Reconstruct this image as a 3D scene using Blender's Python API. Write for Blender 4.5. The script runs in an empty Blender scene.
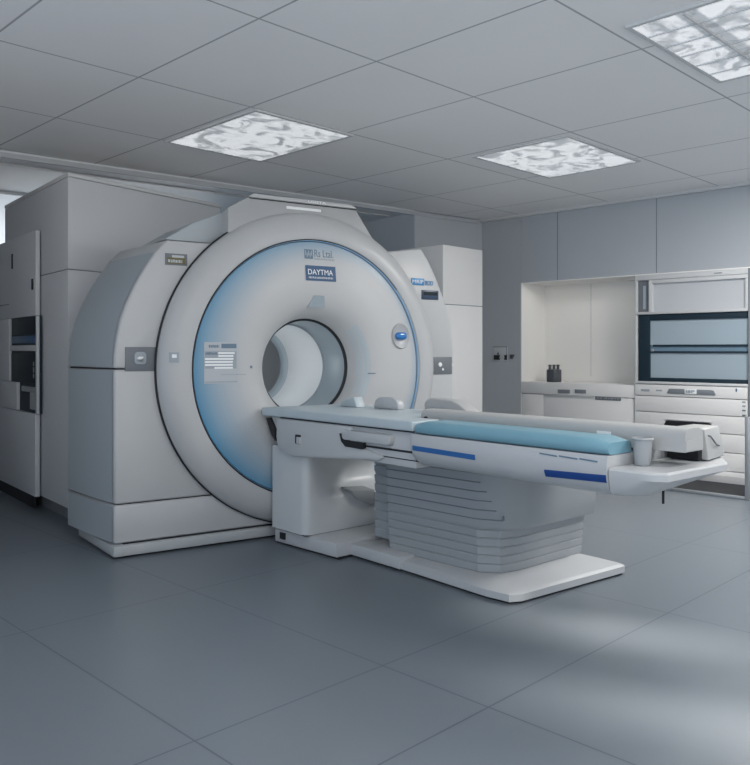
import bpy, bmesh, math, random
from mathutils import Vector, Matrix, noise
random.seed(4)
SC = bpy.context.scene
COL = SC.collection
PI = math.pi
# ------------------------------------------------------------------ survey
# Camera at eye height H looks along +Y; F is the focal length in pixels of
# the 750 x 765 frame, HY the horizon row.  Frames are places on the floor
# with a heading; onu/onv/onw intersect a sight line with a real plane.
F, H, CX, HY = 794.0, 1.18, 375.0, 350.0
CEIL = 2.632


class Fr:
    def __init__(s, x, y, a):
        s.x, s.y, s.a = x, y, math.radians(a)
        s.c, s.s = math.cos(s.a), math.sin(s.a)

    def loc(s, X, Y):
        dx, dy = X - s.x, Y - s.y
        return dx * s.c + dy * s.s, -dx * s.s + dy * s.c

    def wor(s, u, v):
        return s.x + u * s.c - v * s.s, s.y + u * s.s + v * s.c

    def onv(s, px, py, v):
        k = (px - CX) / F
        bx, by = s.x - v * s.s, s.y + v * s.c
        u = (k * by - bx) / (s.c - k * s.s)
        return u, H + (HY - py) * (by + u * s.s) / F

    def onu(s, px, py, u):
        k = (px - CX) / F
        bx, by = s.x + u * s.c, s.y + u * s.s
        v = (k * by - bx) / (-s.s - k * s.c)
        return v, H + (HY - py) * (by + v * s.c) / F

    def onw(s, px, py, w):
        Y = F * (w - H) / (HY - py)
        return s.loc((px - CX) / F * Y, Y)


def at(px, z):
    return (px - CX) / F * z, z


G = Fr(-.467, 5.146, 33)       # scanner
T = Fr(-.705, 4.87, 41.2)      # table
R = Fr(1.195, 8.87, 45.5)      # right wall, origin in the far corner

# ------------------------------------------------------------------ materials


def mat(name, col, rough=.4, metal=0., emit=None, estr=0., spec=.5, noise_amt=.0, nscale=8., bump=0., bscale=200., coat=0.):
    m = bpy.data.materials.new(name)
    m.use_nodes = True
    nt = m.node_tree
    b = nt.nodes['Principled BSDF']
    b.inputs['Base Color'].default_value = (*col, 1)
    b.inputs['Roughness'].default_value = rough
    b.inputs['Metallic'].default_value = metal
    b.inputs['Specular IOR Level'].default_value = spec
    b.inputs['Coat Weight'].default_value = coat
    if emit:
        b.inputs['Emission Color'].default_value = (*emit, 1)
        b.inputs['Emission Strength'].default_value = estr
    tc = nt.nodes.new('ShaderNodeTexCoord')
    n = nt.nodes.new('ShaderNodeTexNoise')
    n.inputs['Scale'].default_value = nscale
    n.inputs['Detail'].default_value = 4
    nt.links.new(tc.outputs['Object'], n.inputs['Vector'])
    mr = nt.nodes.new('ShaderNodeMapRange')
    mr.inputs['To Min'].default_value = max(.02, rough - .04)
    mr.inputs['To Max'].default_value = rough + .04
    nt.links.new(n.outputs['Fac'], mr.inputs['Value'])
    nt.links.new(mr.outputs['Result'], b.inputs['Roughness'])
    if noise_amt:
        mx = nt.nodes.new('ShaderNodeMix')
        mx.data_type = 'RGBA'
        mx.inputs[6].default_value = (*[c * (1 - noise_amt) for c in col], 1)
        mx.inputs[7].default_value = (*[min(1, c * (1 + noise_amt)) for c in col], 1)
        nt.links.new(n.outputs['Fac'], mx.inputs[0])
        nt.links.new(mx.outputs[2], b.inputs['Base Color'])
    if bump:
        n2 = nt.nodes.new('ShaderNodeTexNoise')
        n2.inputs['Scale'].default_value = bscale
        nt.links.new(tc.outputs['Object'], n2.inputs['Vector'])
        bp = nt.nodes.new('ShaderNodeBump')
        bp.inputs['Strength'].default_value = bump
        bp.inputs['Distance'].default_value = .002
        nt.links.new(n2.outputs['Fac'], bp.inputs['Height'])
        nt.links.new(bp.outputs['Normal'], b.inputs['Normal'])
    return m


M = {}
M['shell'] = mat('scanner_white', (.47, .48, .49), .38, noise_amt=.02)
M['shell_shade'] = mat('scanner_shaded_side', (.37, .41, .44), .45, noise_amt=.02)  # the shell white with the shade of the sides put into it
M['hood'] = mat('hood_white', (.39, .40, .41), .42, noise_amt=.02)
M['plinth'] = mat('plinth_grey', (.42, .44, .45), .45)
M['dish'] = mat('fascia_white', (.52, .525, .53), .34)
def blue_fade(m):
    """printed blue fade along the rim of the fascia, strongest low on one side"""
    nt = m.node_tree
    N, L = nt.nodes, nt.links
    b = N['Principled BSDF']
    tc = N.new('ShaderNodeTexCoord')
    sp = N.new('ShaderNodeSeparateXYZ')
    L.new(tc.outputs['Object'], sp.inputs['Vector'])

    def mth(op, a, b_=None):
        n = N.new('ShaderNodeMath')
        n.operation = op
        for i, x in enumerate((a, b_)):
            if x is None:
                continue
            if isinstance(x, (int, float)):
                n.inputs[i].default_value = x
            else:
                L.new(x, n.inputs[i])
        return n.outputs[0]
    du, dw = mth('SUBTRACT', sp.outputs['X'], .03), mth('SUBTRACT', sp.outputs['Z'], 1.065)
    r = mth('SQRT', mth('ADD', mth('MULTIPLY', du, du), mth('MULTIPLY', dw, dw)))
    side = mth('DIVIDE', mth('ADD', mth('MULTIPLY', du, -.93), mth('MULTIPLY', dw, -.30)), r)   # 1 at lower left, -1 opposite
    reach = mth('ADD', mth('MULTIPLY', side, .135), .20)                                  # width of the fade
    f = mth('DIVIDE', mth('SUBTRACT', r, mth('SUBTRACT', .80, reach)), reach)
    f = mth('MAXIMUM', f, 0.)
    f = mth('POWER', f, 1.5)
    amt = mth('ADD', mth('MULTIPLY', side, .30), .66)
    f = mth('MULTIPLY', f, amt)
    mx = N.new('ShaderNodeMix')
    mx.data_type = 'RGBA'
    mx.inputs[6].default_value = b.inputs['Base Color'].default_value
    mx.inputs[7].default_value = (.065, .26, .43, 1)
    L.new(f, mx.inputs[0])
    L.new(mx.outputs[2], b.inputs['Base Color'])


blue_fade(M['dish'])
M['collar'] = mat('bore_collar_grey', (.36, .42, .46), .3)
M['tube'] = mat('bore_tube_white', (.82, .84, .85), .4)
M['dark'] = mat('dark_seam', (.012, .014, .018), .6)
M['black'] = mat('black_plastic', (.01, .01, .012), .5)
M['panel'] = mat('grey_panel', (.15, .165, .185), .45)
M['blue'] = mat('blue_print', (.03, .09, .20), .35)
M['stripe'] = mat('blue_stripe', (.012, .055, .23), .35)
M['stripe_l'] = mat('blue_stripe_light', (.03, .13, .36), .35)
M['navy'] = mat('navy_frame', (.03, .06, .11), .35)
M['cyan'] = mat('blue_label', (.05, .24, .50), .4)
M['ink'] = mat('grey_ink', (.13, .20, .27), .5)
M['paleplate'] = mat('label_grey', (.33, .37, .41), .45)
M['paleplate2'] = mat('label_grey_pale', (.46, .49, .52), .45)
M['white'] = mat('print_white', (.85, .87, .88), .5)
M['button'] = mat('blue_button', (.01, .17, .50), .15, coat=.6)
M['olive'] = mat('olive_label', (.13, .12, .045), .5)
M['metal'] = mat('brushed_metal', (.5, .52, .54), .32, metal=.8)
M['table'] = mat('table_white', (.50, .515, .53), .36, noise_amt=.02)
M['slab'] = mat('tabletop_pale', (.46, .53, .57), .4)
M['col'] = mat('column_white', (.56, .585, .60), .34)
M['bellow'] = mat('bellows_grey', (.33, .352, .37), .55)
M['pad'] = mat('pad_blue', (.19, .37, .46), .36, bump=.15, bscale=400)
M['unit'] = mat('grey_case', (.44, .445, .445), .45)
M['cup'] = mat('cup_card', (.36, .38, .40), .6)
M['box'] = mat('cabinet_grey', (.60, .62, .65), .5, noise_amt=.02, nscale=3)
M['boxcap'] = mat('cabinet_cap', (.62, .63, .64), .5)
M['cab'] = mat('cabinet_white', (.76, .755, .75), .5, noise_amt=.015)
M['cabg'] = mat('cabinet_pale_grey', (.55, .555, .565), .5)
M['teal'] = mat('dark_teal_frame', (.012, .028, .043), .5, spec=.3)
M['screen'] = mat('dark_screen', (.008, .016, .024), .45, spec=.25)
M['pane'] = mat('painted_reflection_blue', (.36, .44, .50), .25)
M['railgap'] = mat('rail_gap_blue', (.16, .25, .33), .3)
M['pane_w'] = mat('frosted_white_pane', (.55, .57, .60), .4)
M['niche'] = mat('niche_white', (.86, .85, .83), .6)
M['hgrey'] = mat('handle_grey', (.20, .22, .245), .45)
M['jar'] = mat('jar_grey', (.07, .08, .095), .4)
M['led'] = mat('blue_light_ring', (.30, .48, .65), .4, emit=(.25, .45, .7), estr=.3)
M['borelight'] = mat('bore_light', (.9, .9, .9), .4, emit=(.9, .96, 1.0), estr=6.5)
M['trim'] = mat('trim_white', (.58, .59, .60), .5)
M['glass_w'] = None


def wall_material():
    m = mat('wall_paint', (.44, .47, .505), .6, noise_amt=.02, nscale=2, bump=.05, bscale=300)
    return m


M['wall'] = wall_material()
M['soff'] = mat('soffit_paint', (.72, .75, .78), .6, noise_amt=.02, nscale=2)
M['wallb'] = mat('back_wall_paint', (.5, .53, .56), .6, noise_amt=.02, nscale=2)


def line_material(name, col, rough, ul, vl, ang, width, linecol, spec=.5, noise_amt=.03, rvar=.08, bump=.0):
    """Sheet material with joints: one thin line for each joint position."""
    m = bpy.data.materials.new(name)
    m.use_nodes = True
    nt = m.node_tree
    N, L = nt.nodes, nt.links
    b = N['Principled BSDF']
    b.inputs['Specular IOR Level'].default_value = spec
    geo = N.new('ShaderNodeNewGeometry')
    vr = N.new('ShaderNodeVectorRotate')
    vr.rotation_type = 'Z_AXIS'
    vr.inputs['Angle'].default_value = -ang
    L.new(geo.outputs['Position'], vr.inputs['Vector'])
    sep = N.new('ShaderNodeSeparateXYZ')
    L.new(vr.outputs['Vector'], sep.inputs['Vector'])
    acc = None
    for axis, lst in (('X', ul), ('Y', vl)):
        for p in lst:
            s = N.new('ShaderNodeMath')
            s.operation = 'SUBTRACT'
            L.new(sep.outputs[axis], s.inputs[0])
            s.inputs[1].default_value = p
            a = N.new('ShaderNodeMath')
            a.operation = 'ABSOLUTE'
            L.new(s.outputs[0], a.inputs[0])
            if acc is None:
                acc = a
            else:
                mn = N.new('ShaderNodeMath')
                mn.operation = 'MINIMUM'
                L.new(acc.outputs[0], mn.inputs[0])
                L.new(a.outputs[0], mn.inputs[1])
                acc = mn
    mr = N.new('ShaderNodeMapRange')
    mr.inputs['From Min'].default_value = width * .4
    mr.inputs['From Max'].default_value = width
    L.new(acc.outputs[0], mr.inputs['Value'])
    n = N.new('ShaderNodeTexNoise')
    n.inputs['Scale'].default_value = 1.3
    n.inputs['Detail'].default_value = 5
    L.new(geo.outputs['Position'], n.inputs['Vector'])
    base = N.new('ShaderNodeMix')
    base.data_type = 'RGBA'
    base.inputs[6].default_value = (*[c * (1 - noise_amt) for c in col], 1)
    base.inputs[7].default_value = (*[c * (1 + noise_amt) for c in col], 1)
    L.new(n.outputs['Fac'], base.inputs[0])
    mx = N.new('ShaderNodeMix')
    mx.data_type = 'RGBA'
    mx.inputs[6].default_value = (*linecol, 1)
    L.new(mr.outputs['Result'], mx.inputs[0])
    L.new(base.outputs[2], mx.inputs[7])
    L.new(mx.outputs[2], b.inputs['Base Color'])
    rr = N.new('ShaderNodeMapRange')
    rr.inputs['To Min'].default_value = rough - rvar
    rr.inputs['To Max'].default_value = rough + rvar
    L.new(n.outputs['Fac'], rr.inputs['Value'])
    L.new(rr.outputs['Result'], b.inputs['Roughness'])
    return m


M['floor'] = line_material('floor_sheet', (.155, .182, .21), .32, [-2.6, -1.32, -.02, 1.31, 2.12, 3.45, 4.78, 6.1],
                           [-1.1, .28, 1.59, 2.08, 3.39, 4.72, 6.0], math.radians(45), .0045, (.08, .095, .12), spec=.6, rvar=.02)
M['ceil'] = line_material('ceiling_tiles', (.88, .88, .88), .7, [-1.0, -.15, .6, 1.35, 2.10, 2.83, 3.62, 4.66, 5.65, 6.6],
                          [-2.4, -1.4, -.35, .7, 1.80, 2.82, 3.88, 4.92, 5.95], math.radians(45), .0075, (.40, .41, .43), spec=.2)

# ------------------------------------------------------------------ mesh helpers


def finish(bm, name, material, parent=None, ang=35, frame=None, bevel=0, seg=2):
    bmesh.ops.remove_doubles(bm, verts=bm.verts, dist=1e-5)
    if bevel:
        es = [e for e in bm.edges if len(e.link_faces) == 2 and e.calc_face_angle(0) > math.radians(32)]
        bmesh.ops.bevel(bm, geom=es, offset=bevel, segments=seg, profile=.5, affect='EDGES', clamp_overlap=True)
    bmesh.ops.recalc_face_normals(bm, faces=bm.faces)
    me = bpy.data.meshes.new(name)
    bm.to_mesh(me)
    bm.free()
    me.materials.append(M[material])
    for p in me.polygons:
        p.use_smooth = True
    me.set_sharp_from_angle(angle=math.radians(ang))
    o = bpy.data.objects.new(name, me)
    COL.objects.link(o)
    if parent:
        o.parent = parent
    if frame:
        o.location = (frame.x, frame.y, 0)
        o.rotation_euler = (0, 0, frame.a)
    return o


def add_box(bm, u0, u1, v0, v1, w0, w1):
    vs = [bm.verts.new((u, v, w)) for w in (w0, w1) for v in (v0, v1) for u in (u0, u1)]
    for f in ((0, 1, 3, 2), (4, 6, 7, 5), (0, 4, 5, 1), (2, 3, 7, 6), (0, 2, 6, 4), (1, 5, 7, 3)):
        bm.faces.new([vs[i] for i in f])


def box(name, material, parent, u0, u1, v0, v1, w0, w1, bevel=0, frame=None, seg=2):
    bm = bmesh.new()
    add_box(bm, min(u0, u1), max(u0, u1), min(v0, v1), max(v0, v1), min(w0, w1), max(w0, w1))
    return finish(bm, name, material, parent, bevel=bevel, frame=frame, seg=seg)


def loft_bm(rings, cap=True, bm=None):
    bm = bm or bmesh.new()
    vv = [[bm.verts.new(p) for p in r] for r in rings]
    n = len(rings[0])
    for a, b in zip(vv[:-1], vv[1:]):
        for i in range(n):
            j = (i + 1) % n
            bm.faces.new((a[i], a[j], b[j], b[i]))
    if cap:
        bm.faces.new(vv[0][::-1])
        bm.faces.new(vv[-1])
    return bm


def prism_v(name, material, parent, poly, v0, v1, bevel=0, back=None, frame=None, ang=35, seg=2):
    """(u, w) outline pushed from v0 to v1."""
    back = back or poly
    return finish(loft_bm([[(u, v0, w) for u, w in poly], [(u, v1, w) for u, w in back]]), name, material, parent,
                  bevel=bevel, frame=frame, ang=ang, seg=seg)


def prism_u(name, material, parent, poly, u0, u1, bevel=0, back=None, frame=None, ang=35, seg=2):
    """(v, w) outline pushed from u0 to u1."""
    back = back or poly
    return finish(loft_bm([[(u0, v, w) for v, w in poly], [(u1, v, w) for v, w in back]]), name, material, parent,
                  bevel=bevel, frame=frame, ang=ang, seg=seg)


def prism_w(name, material, parent, poly, w0, w1, bevel=0, top=None, frame=None, ang=35, seg=2):
    """(u, v) plan raised from w0 to w1."""
    top = top or poly
    return finish(loft_bm([[(u, v, w0) for u, v in poly], [(u, v, w1) for u, v in top]]), name, material, parent,
                  bevel=bevel, frame=frame, ang=ang, seg=seg)


def lathe_v(name, material, parent, prof, cu, cw, n=128, closed=False, a0=0, a1=2 * PI, ang=40):
    """profile of (r, v) turned about the line u=cu, w=cw."""
    bm = bmesh.new()
    full = abs(a1 - a0 - 2 * PI) < 1e-6
    cnt = n if full else n + 1
    rings = []
    for i in range(cnt):
        t = a0 + (a1 - a0) * i / n
        rings.append([bm.verts.new((cu + r * math.cos(t), v, cw + r * math.sin(t))) for r, v in prof])
    k = len(prof)
    for i in range(n):
        a, b = rings[i], rings[(i + 1) % cnt]
        for j in range(k if closed else k - 1):
            q = (j + 1) % k
            bm.faces.new((a[j], a[q], b[q], b[j]))
    if not full and closed:
        bm.faces.new(rings[0])
        bm.faces.new(rings[-1][::-1])
    return finish(bm, name, material, parent, ang=ang)


def lathe_w(name, material, parent, prof, cu, cv, n=40, ang=40):
    bm = bmesh.new()
    rings = [[bm.verts.new((cu + r * math.cos(2 * PI * i / n), cv + r * math.sin(2 * PI * i / n), w)) for r, w in prof] for i in range(n)]
    k = len(prof)
    for i in range(n):
        a, b = rings[i], rings[(i + 1) % n]
        for j in range(k - 1):
            bm.faces.new((a[j], b[j], b[j + 1], a[j + 1]))
    return finish(bm, name, material, parent, ang=ang)


def rpoly(a0, a1, b0, b1, r, n=5):
    out = []
    for cx, cy, s in ((a1 - r, b1 - r, 0), (a0 + r, b1 - r, 1), (a0 + r, b0 + r, 2), (a1 - r, b0 + r, 3)):
        for i in range(n + 1):
            t = (s + i / n) * PI / 2
            out.append((cx + r * math.cos(t), cy + r * math.sin(t)))
    return out


def empty(name, fr, label, cat, group=None):
    o = bpy.data.objects.new(name, None)
    o.empty_display_size = .1
    COL.objects.link(o)
    o.location = (fr.x, fr.y, 0)
    o.rotation_euler = (0, 0, fr.a)
    tag(o, label, cat, group)
    return o


def tag(o, label, cat, group=None):
    o['label'] = label
    o['category'] = cat
    if group:
        o['group'] = group
    return o


def struct(o):
    o['kind'] = 'structure'
    return o


def label(o, txt):
    o['label'] = txt
    return o


def text_tris(s, extent=None):
    """letters as flat triangles in (x, y) scaled to fit width x height"""
    cu = bpy.data.curves.new('lettering', 'FONT')
    cu.body = s
    cu.resolution_u = 3
    ob = bpy.data.objects.new('lettering', cu)
    COL.objects.link(ob)
    dg = bpy.context.evaluated_depsgraph_get()
    me = bpy.data.meshes.new_from_object(ob.evaluated_get(dg))
    vs = [v.co.copy() for v in me.vertices]
    fs = [tuple(p.vertices) for p in me.polygons]
    bpy.data.objects.remove(ob)
    bpy.data.curves.remove(cu)
    bpy.data.meshes.remove(me)
    x0, x1 = min(v.x for v in vs), max(v.x for v in vs)
    y0, y1 = min(v.y for v in vs), max(v.y for v in vs)
    return [((v.x - x0) / (x1 - x0), (v.y - y0) / (y1 - y0)) for v in vs], fs


def lettering(name, material, parent, s, fn, thick=.0012):
    """fn maps (0..1, 0..1, lift) to a local point; letters get a little depth"""
    vs, fs = text_tris(s)
    bm = bmesh.new()
    a = [bm.verts.new(fn(x, y, thick)) for x, y in vs]
    for f in fs:
        try:
            bm.faces.new([a[i] for i in f])
        except ValueError:
            pass
    ext = bmesh.ops.extrude_face_region(bm, geom=bm.faces[:])
    d = Vector(fn(.5, .5, 0)) - Vector(fn(.5, .5, thick))
    bmesh.ops.translate(bm, verts=[e for e in ext['geom'] if isinstance(e, bmesh.types.BMVert)], vec=d)
    return finish(bm, name, material, parent)


def print_marks(name, material, parent, fn, n, thick=.0012):
    """a line of print too small to read: a row of short raised strokes"""
    rnd = random.Random(n)
    bm = bmesh.new()
    x = 0.
    while x < .97:
        w_ = min(1. - x, (.5 + rnd.random()) / n)
        lo, hi = .12 * rnd.random(), 1 - .2 * rnd.random()
        q = [fn(x, lo, thick), fn(x + w_ * .72, lo, thick), fn(x + w_ * .72, hi, thick), fn(x, hi, thick)]
        q2 = [fn(x, lo, 0), fn(x + w_ * .72, lo, 0), fn(x + w_ * .72, hi, 0), fn(x, hi, 0)]
        loft_bm([q, q2], bm=bm)
        x += w_
    return finish(bm, name, material, parent)


# ------------------------------------------------------------------ MRI scanner
scanner = empty('mri_scanner', G, 'large white ring-shaped body scanner with blue-lit round face and open bore', 'scanner')
CU, CW = .03, 1.065
prof = [(1.2, .075), (1.2, 1.07), (1.198, 1.15), (1.185, 1.25), (1.165, 1.35), (1.13, 1.45), (1.085, 1.55), (1.03, 1.65), (.965, 1.75), (.9, 1.825)]
prof_r = [(u + .04 + .012 * min(1, (w - 1.07) / .3), w + .075 * max(0, (w - 1.2) / .6)) for u, w in prof]
DEP, FL = .68, 1.095


def mir(poly, s):
    return [(u * s, w) for u, w in poly]


def flare(poly):
    return [(u * FL, w) for u, w in poly]


def cover(name, poly, mname='shell', bevel=.012, v0=0., v1=DEP, p=scanner):
    return prism_v(name, mname, p, poly, v0, v1, bevel=bevel, back=flare(poly), ang=50)


pl = [(-1.215, 0.012), (1.215, .012), (1.215, .072), (-1.215, .072)]
prism_v('base_plinth', 'plinth', scanner, pl, -.035, DEP - .05, bevel=.01, back=[(u * 1.035, w) for u, w in pl])
pl = [(-1.15, 0.0), (1.15, 0.0), (1.15, .08), (-1.15, .08)]
prism_v('floor_mount', 'dark', scanner, pl, .0, DEP - .05)
cover('lower_cover', [(-1.2, .079), (1.2, .079), (1.2, .297), (-1.2, .297)])
core = [(-1.185, .29), (-1.185, 1.1), (-1.17, 1.22), (-1.07, 1.53), (-.9, 1.78), (-.4, 1.78), (-.4, .62), (.4, .62), (.4, 1.78), (.9, 1.78), (1.07, 1.53), (1.17, 1.22), (1.185, 1.1), (1.185, .29)]
c = loft_bm([[(u, .02, w) for u, w in core], [(u * FL, DEP - .02, w) for u, w in core]])
finish(c, 'inner_frame', 'dark', scanner)
for s in (-1, 1):
    m = cover('side_cover', mir([(1.2 if s < 0 else 1.24, .304), (1.2 if s < 0 else 1.24, 1.068), (.36, 1.068), (.36, .304)], s))
    cover('shoulder_cover', mir([(1.2 if s < 0 else 1.24, 1.076)] + (prof if s < 0 else prof_r)[2:] + [(.36, 1.825), (.36, 1.076)], s))
cover('bridge_cover', [(-.362, 1.45), (.362, 1.45), (.362, 1.825), (-.362, 1.825)], bevel=0)
cover('bridge_cover', [(-.362, .304), (.362, .304), (.362, .72), (-.362, .72)], bevel=0)
# side skins, darker than the front: side shade put into the colour
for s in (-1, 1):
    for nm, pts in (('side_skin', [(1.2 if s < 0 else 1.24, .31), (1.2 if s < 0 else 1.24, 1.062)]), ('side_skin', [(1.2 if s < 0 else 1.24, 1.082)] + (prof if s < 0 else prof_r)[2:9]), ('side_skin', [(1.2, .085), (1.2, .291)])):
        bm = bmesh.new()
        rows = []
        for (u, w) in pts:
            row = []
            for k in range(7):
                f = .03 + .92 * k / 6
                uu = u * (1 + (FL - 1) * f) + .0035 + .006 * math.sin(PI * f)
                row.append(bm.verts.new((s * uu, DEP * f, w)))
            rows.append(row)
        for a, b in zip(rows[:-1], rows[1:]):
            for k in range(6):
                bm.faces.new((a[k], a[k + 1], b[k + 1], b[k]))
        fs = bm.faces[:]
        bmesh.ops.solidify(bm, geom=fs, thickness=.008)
        o = finish(bm, nm, 'shell_shade', scanner, ang=45)
        label(o, 'side skin with shade in its colour')
# back skin ring so the bore reads as a hole
# hood
hf = [(-.53, 1.72), (-.53, 2.05), (-.40, 2.125), (.385, 2.125), (.53, 1.93), (.53, 1.72)]
hb = [(-.56, 1.6), (-.56, 1.88), (-.42, 2.0), (.42, 2.0), (.56, 1.82), (.56, 1.6)]
hood = prism_v('top_hood', 'hood', scanner, hf, -.03, DEP - .03, bevel=.012, back=hb, ang=25)
wing = [(-.525, 1.83), (-.525, 2.03), (-.72, 1.95), (-.90, 1.835)]
prism_v('hood_wing', 'shell_shade', scanner, wing, .05, DEP - .1, bevel=.008)  # darker colour stands in for shade on this slope
cp = [(-.405, 2.127), (-.36, 2.152), (.345, 2.152), (.395, 2.127)]
prism_v('hood_cap', 'shell', scanner, cp, -.036, DEP - .04, bevel=.006, back=[(u, w - .125) for u, w in cp])
box('hood_seam', 'dark', scanner, -.39, .39, -.0325, -.028, 2.118, 2.1235)


def on_plane_v(v, u0, u1, w0, w1):
    return lambda x, y, l: (u0 + (u1 - u0) * x, v - l, w0 + (w1 - w0) * y)


box('light_bar', 'white', scanner, -.135, .115, -.036, -.028, 2.078, 2.096, bevel=.003)
lettering('hood_lettering', 'white', scanner, 'USISTA', on_plane_v(-.0362, .02, .15, 2.131, 2.147))

# round front: outer ring, gasket, light ring, fascia
ring_prof = [(1.0, .03), (1.0, -.02), (.993, -.045), (.975, -.072), (.945, -.098), (.905, -.116), (.87, -.122), (.84, -.124), (.822, -.121), (.815, -.112), (.813, -.05), (.813, .03)]
lathe_v('outer_ring', 'shell', scanner, ring_prof, CU, CW, closed=True, n=160)
lathe_v('ring_gasket', 'dark', scanner, [(1.0, .0), (1.006, -.006), (1.006, -.022), (1.0, -.028)], CU, CW, closed=True, n=160)
gp_ = [(.821, -.118), (.819, -.1228), (.813, -.1228), (.811, -.119), (.812, -.112), (.821, -.108)]
rr = []
for i in range(121):
    t = math.radians(40 + 275 * i / 120)
    k = max(.12, min(1, i / 34, (120 - i) / 20))
    rr.append([(CU + (.816 + (r - .816) * k) * math.cos(t), -.117 + (v + .117) * (.4 + .6 * k) - .0012 * (1 - k), CW + (.816 + (r - .816) * k) * math.sin(t)) for r, v in gp_])
finish(loft_bm(rr), 'inner_gasket', 'dark', scanner)
lathe_v('light_ring', 'led', scanner, [(.8125, -.116), (.8095, -.115), (.8095, -.100), (.8125, -.098)], CU, CW, closed=True, n=160)
DPR = [(.806, .0), (.806, -.098), (.803, -.1035), (.785, -.106), (.75, -.110), (.70, -.115), (.64, -.120), (.58, -.128), (.53, -.131), (.48, -.129), (.44, -.121), (.405, -.106), (.375, -.085), (.35, -.058), (.332, -.028), (.322, .0), (.318, .03)]
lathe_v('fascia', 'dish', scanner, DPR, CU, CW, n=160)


def dish_v(r):
    for (ra, va), (rb, vb) in zip(DPR[1:-1], DPR[2:]):
        if rb <= r <= ra:
            return va + (vb - va) * (ra - r) / (ra - rb)
    if r > .806:
        for (ra, va), (rb, vb) in zip(ring_prof[1:-3], ring_prof[2:-2]):
            if rb <= r <= ra:
                return va + (vb - va) * (ra - r) / (ra - rb)
    return -.07


def ond(u, w, lift=0.):
    r = math.hypot(u - CU, w - CW)
    return (u, dish_v(r) - lift, w)


def dish_map(u0, u1, w0, w1, skew=0.):
    return lambda x, y, l: ond(u0 + (u1 - u0) * x, w0 + (w1 - w0) * y + skew * x, l)


def dish_plate(name, material, u0, u1, w0, w1, lift=.0015, parent=None, n=8, radius=0., skew=0., pts=None):
    bm = bmesh.new()
    g = [[bm.verts.new(ond(u0 + (u1 - u0) * i / n, w0 + (w1 - w0) * j / n + skew * i / n, lift)) for j in range(n + 1)] for i in range(n + 1)]
    for i in range(n):
        for j in range(n):
            bm.faces.new((g[i][j], g[i + 1][j], g[i + 1][j + 1], g[i][j + 1]))
    bmesh.ops.solidify(bm, geom=bm.faces[:], thickness=lift * .9)
    return finish(bm, name, material, parent or scanner)


def gpx(px, py, it=4):
    """sight line onto the curved fascia"""
    v = -.1
    for _ in range(it):
        u, w = G.onv(px, py, v)
        v = dish_v(math.hypot(u - CU, w - CW))
    return u, w


# nameplate
u0, w1 = gpx(305, 265)
u1, w0 = gpx(336, 282)
np_ = dish_plate('nameplate', 'blue', u0, u1, w0, w1, .003)
lettering('nameplate_lettering', 'white', np_, 'DAYTMA', dish_map(u0 + .018, u1 - .022, w0 + .040, w1 - .024), .0045)
print_marks('nameplate_small_print', 'paleplate2', np_, dish_map(u0 + .02, u1 - .022, w0 + .014, w0 + .028), 14, .0042)
# emblem and maker's line
e0, ew1 = gpx(304, 249)
e1, ew0 = gpx(313, 259)
em = dish_plate('emblem', 'ink', e0, e1, ew0, ew1, .0014)
for k in range(5):
    a = e0 + (e1 - e0) * (.1 + .17 * k)
    dish_plate('emblem_bar', 'dish', a, a + (e1 - e0) * .09, ew0 + (ew1 - ew0) * (.18 if k % 2 else .35), ew1 - (ew1 - ew0) * (.35 if k % 2 else .12), .002, em, n=2)
lettering('maker_lettering', 'ink', scanner, 'Rs Ltal.', dish_map(e1 + .012, e1 + .15, ew0 + .015, ew0 + .062), .0015)
print_marks('maker_small_print', 'paleplate', scanner, dish_map(e1 + .01, e1 + .16, ew0 - .004, ew0 + .007), 16, .0012)
# information label at the left of the fascia
i0, j1 = gpx(204, 342)
i1, j0 = gpx(237, 383)
pw, ph = i1 - i0, j1 - j0
info = dish_plate('information_label', 'paleplate2', i0, i1, j0, j1, .0014)
dish_plate('label_header', 'paleplate', i0 + .02 * pw, i1 - .02 * pw, j0 + .36 * ph, j1 - .22 * ph, .0022, info)
dish_plate('label_tab', 'ink', i0 + .52 * pw, i1 - .02 * pw, j1 - .15 * ph, j1 - .04 * ph, .0022, info)
print_marks('label_title', 'ink', info, dish_map(i0 + .14 * pw, i0 + .46 * pw, j1 - .14 * ph, j1 - .06 * ph), 6, .0022)
print_marks('label_title', 'ink', info, dish_map(i0 + .04 * pw, i0 + .40 * pw, j1 - .31 * ph, j1 - .245 * ph), 7, .003)
for k, (a, b) in enumerate(((.42, .92), (.42, .88), (.02, .88), (.02, .86), (.02, .86), (.3, .86))):
    y = j1 - (.265 + .072 * k) * ph
    dish_plate('label_line', 'white', i0 + a * pw, i0 + b * pw, y - .022 * ph, y + .022 * ph, .0032, info, n=4)
dish_plate('label_footer', 'paleplate', i0 + .02 * pw, i1, j0 + .02 * ph, j0 + .05 * ph, .0022, info, n=4)
dish_plate('label_footer', 'paleplate', i0 + .5 * pw, i1 + .3 * pw, j0 + .2 * ph, j0 + .215 * ph, .0022, info, n=4)
# sensor dot, ring key
u, w = gpx(251, 367)
dish_plate('sensor', 'ink', u - .008, u + .008, w - .008, w + .008, .003)
u, w = gpx(174, 357.5)
kp = dish_plate('ring_key', 'paleplate', u - .026, u + .026, w - .03, w + .03, .004)
dish_plate('key_icon', 'white', u - .012, u + .012, w - .002, w + .018, .006, kp, n=3)
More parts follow.
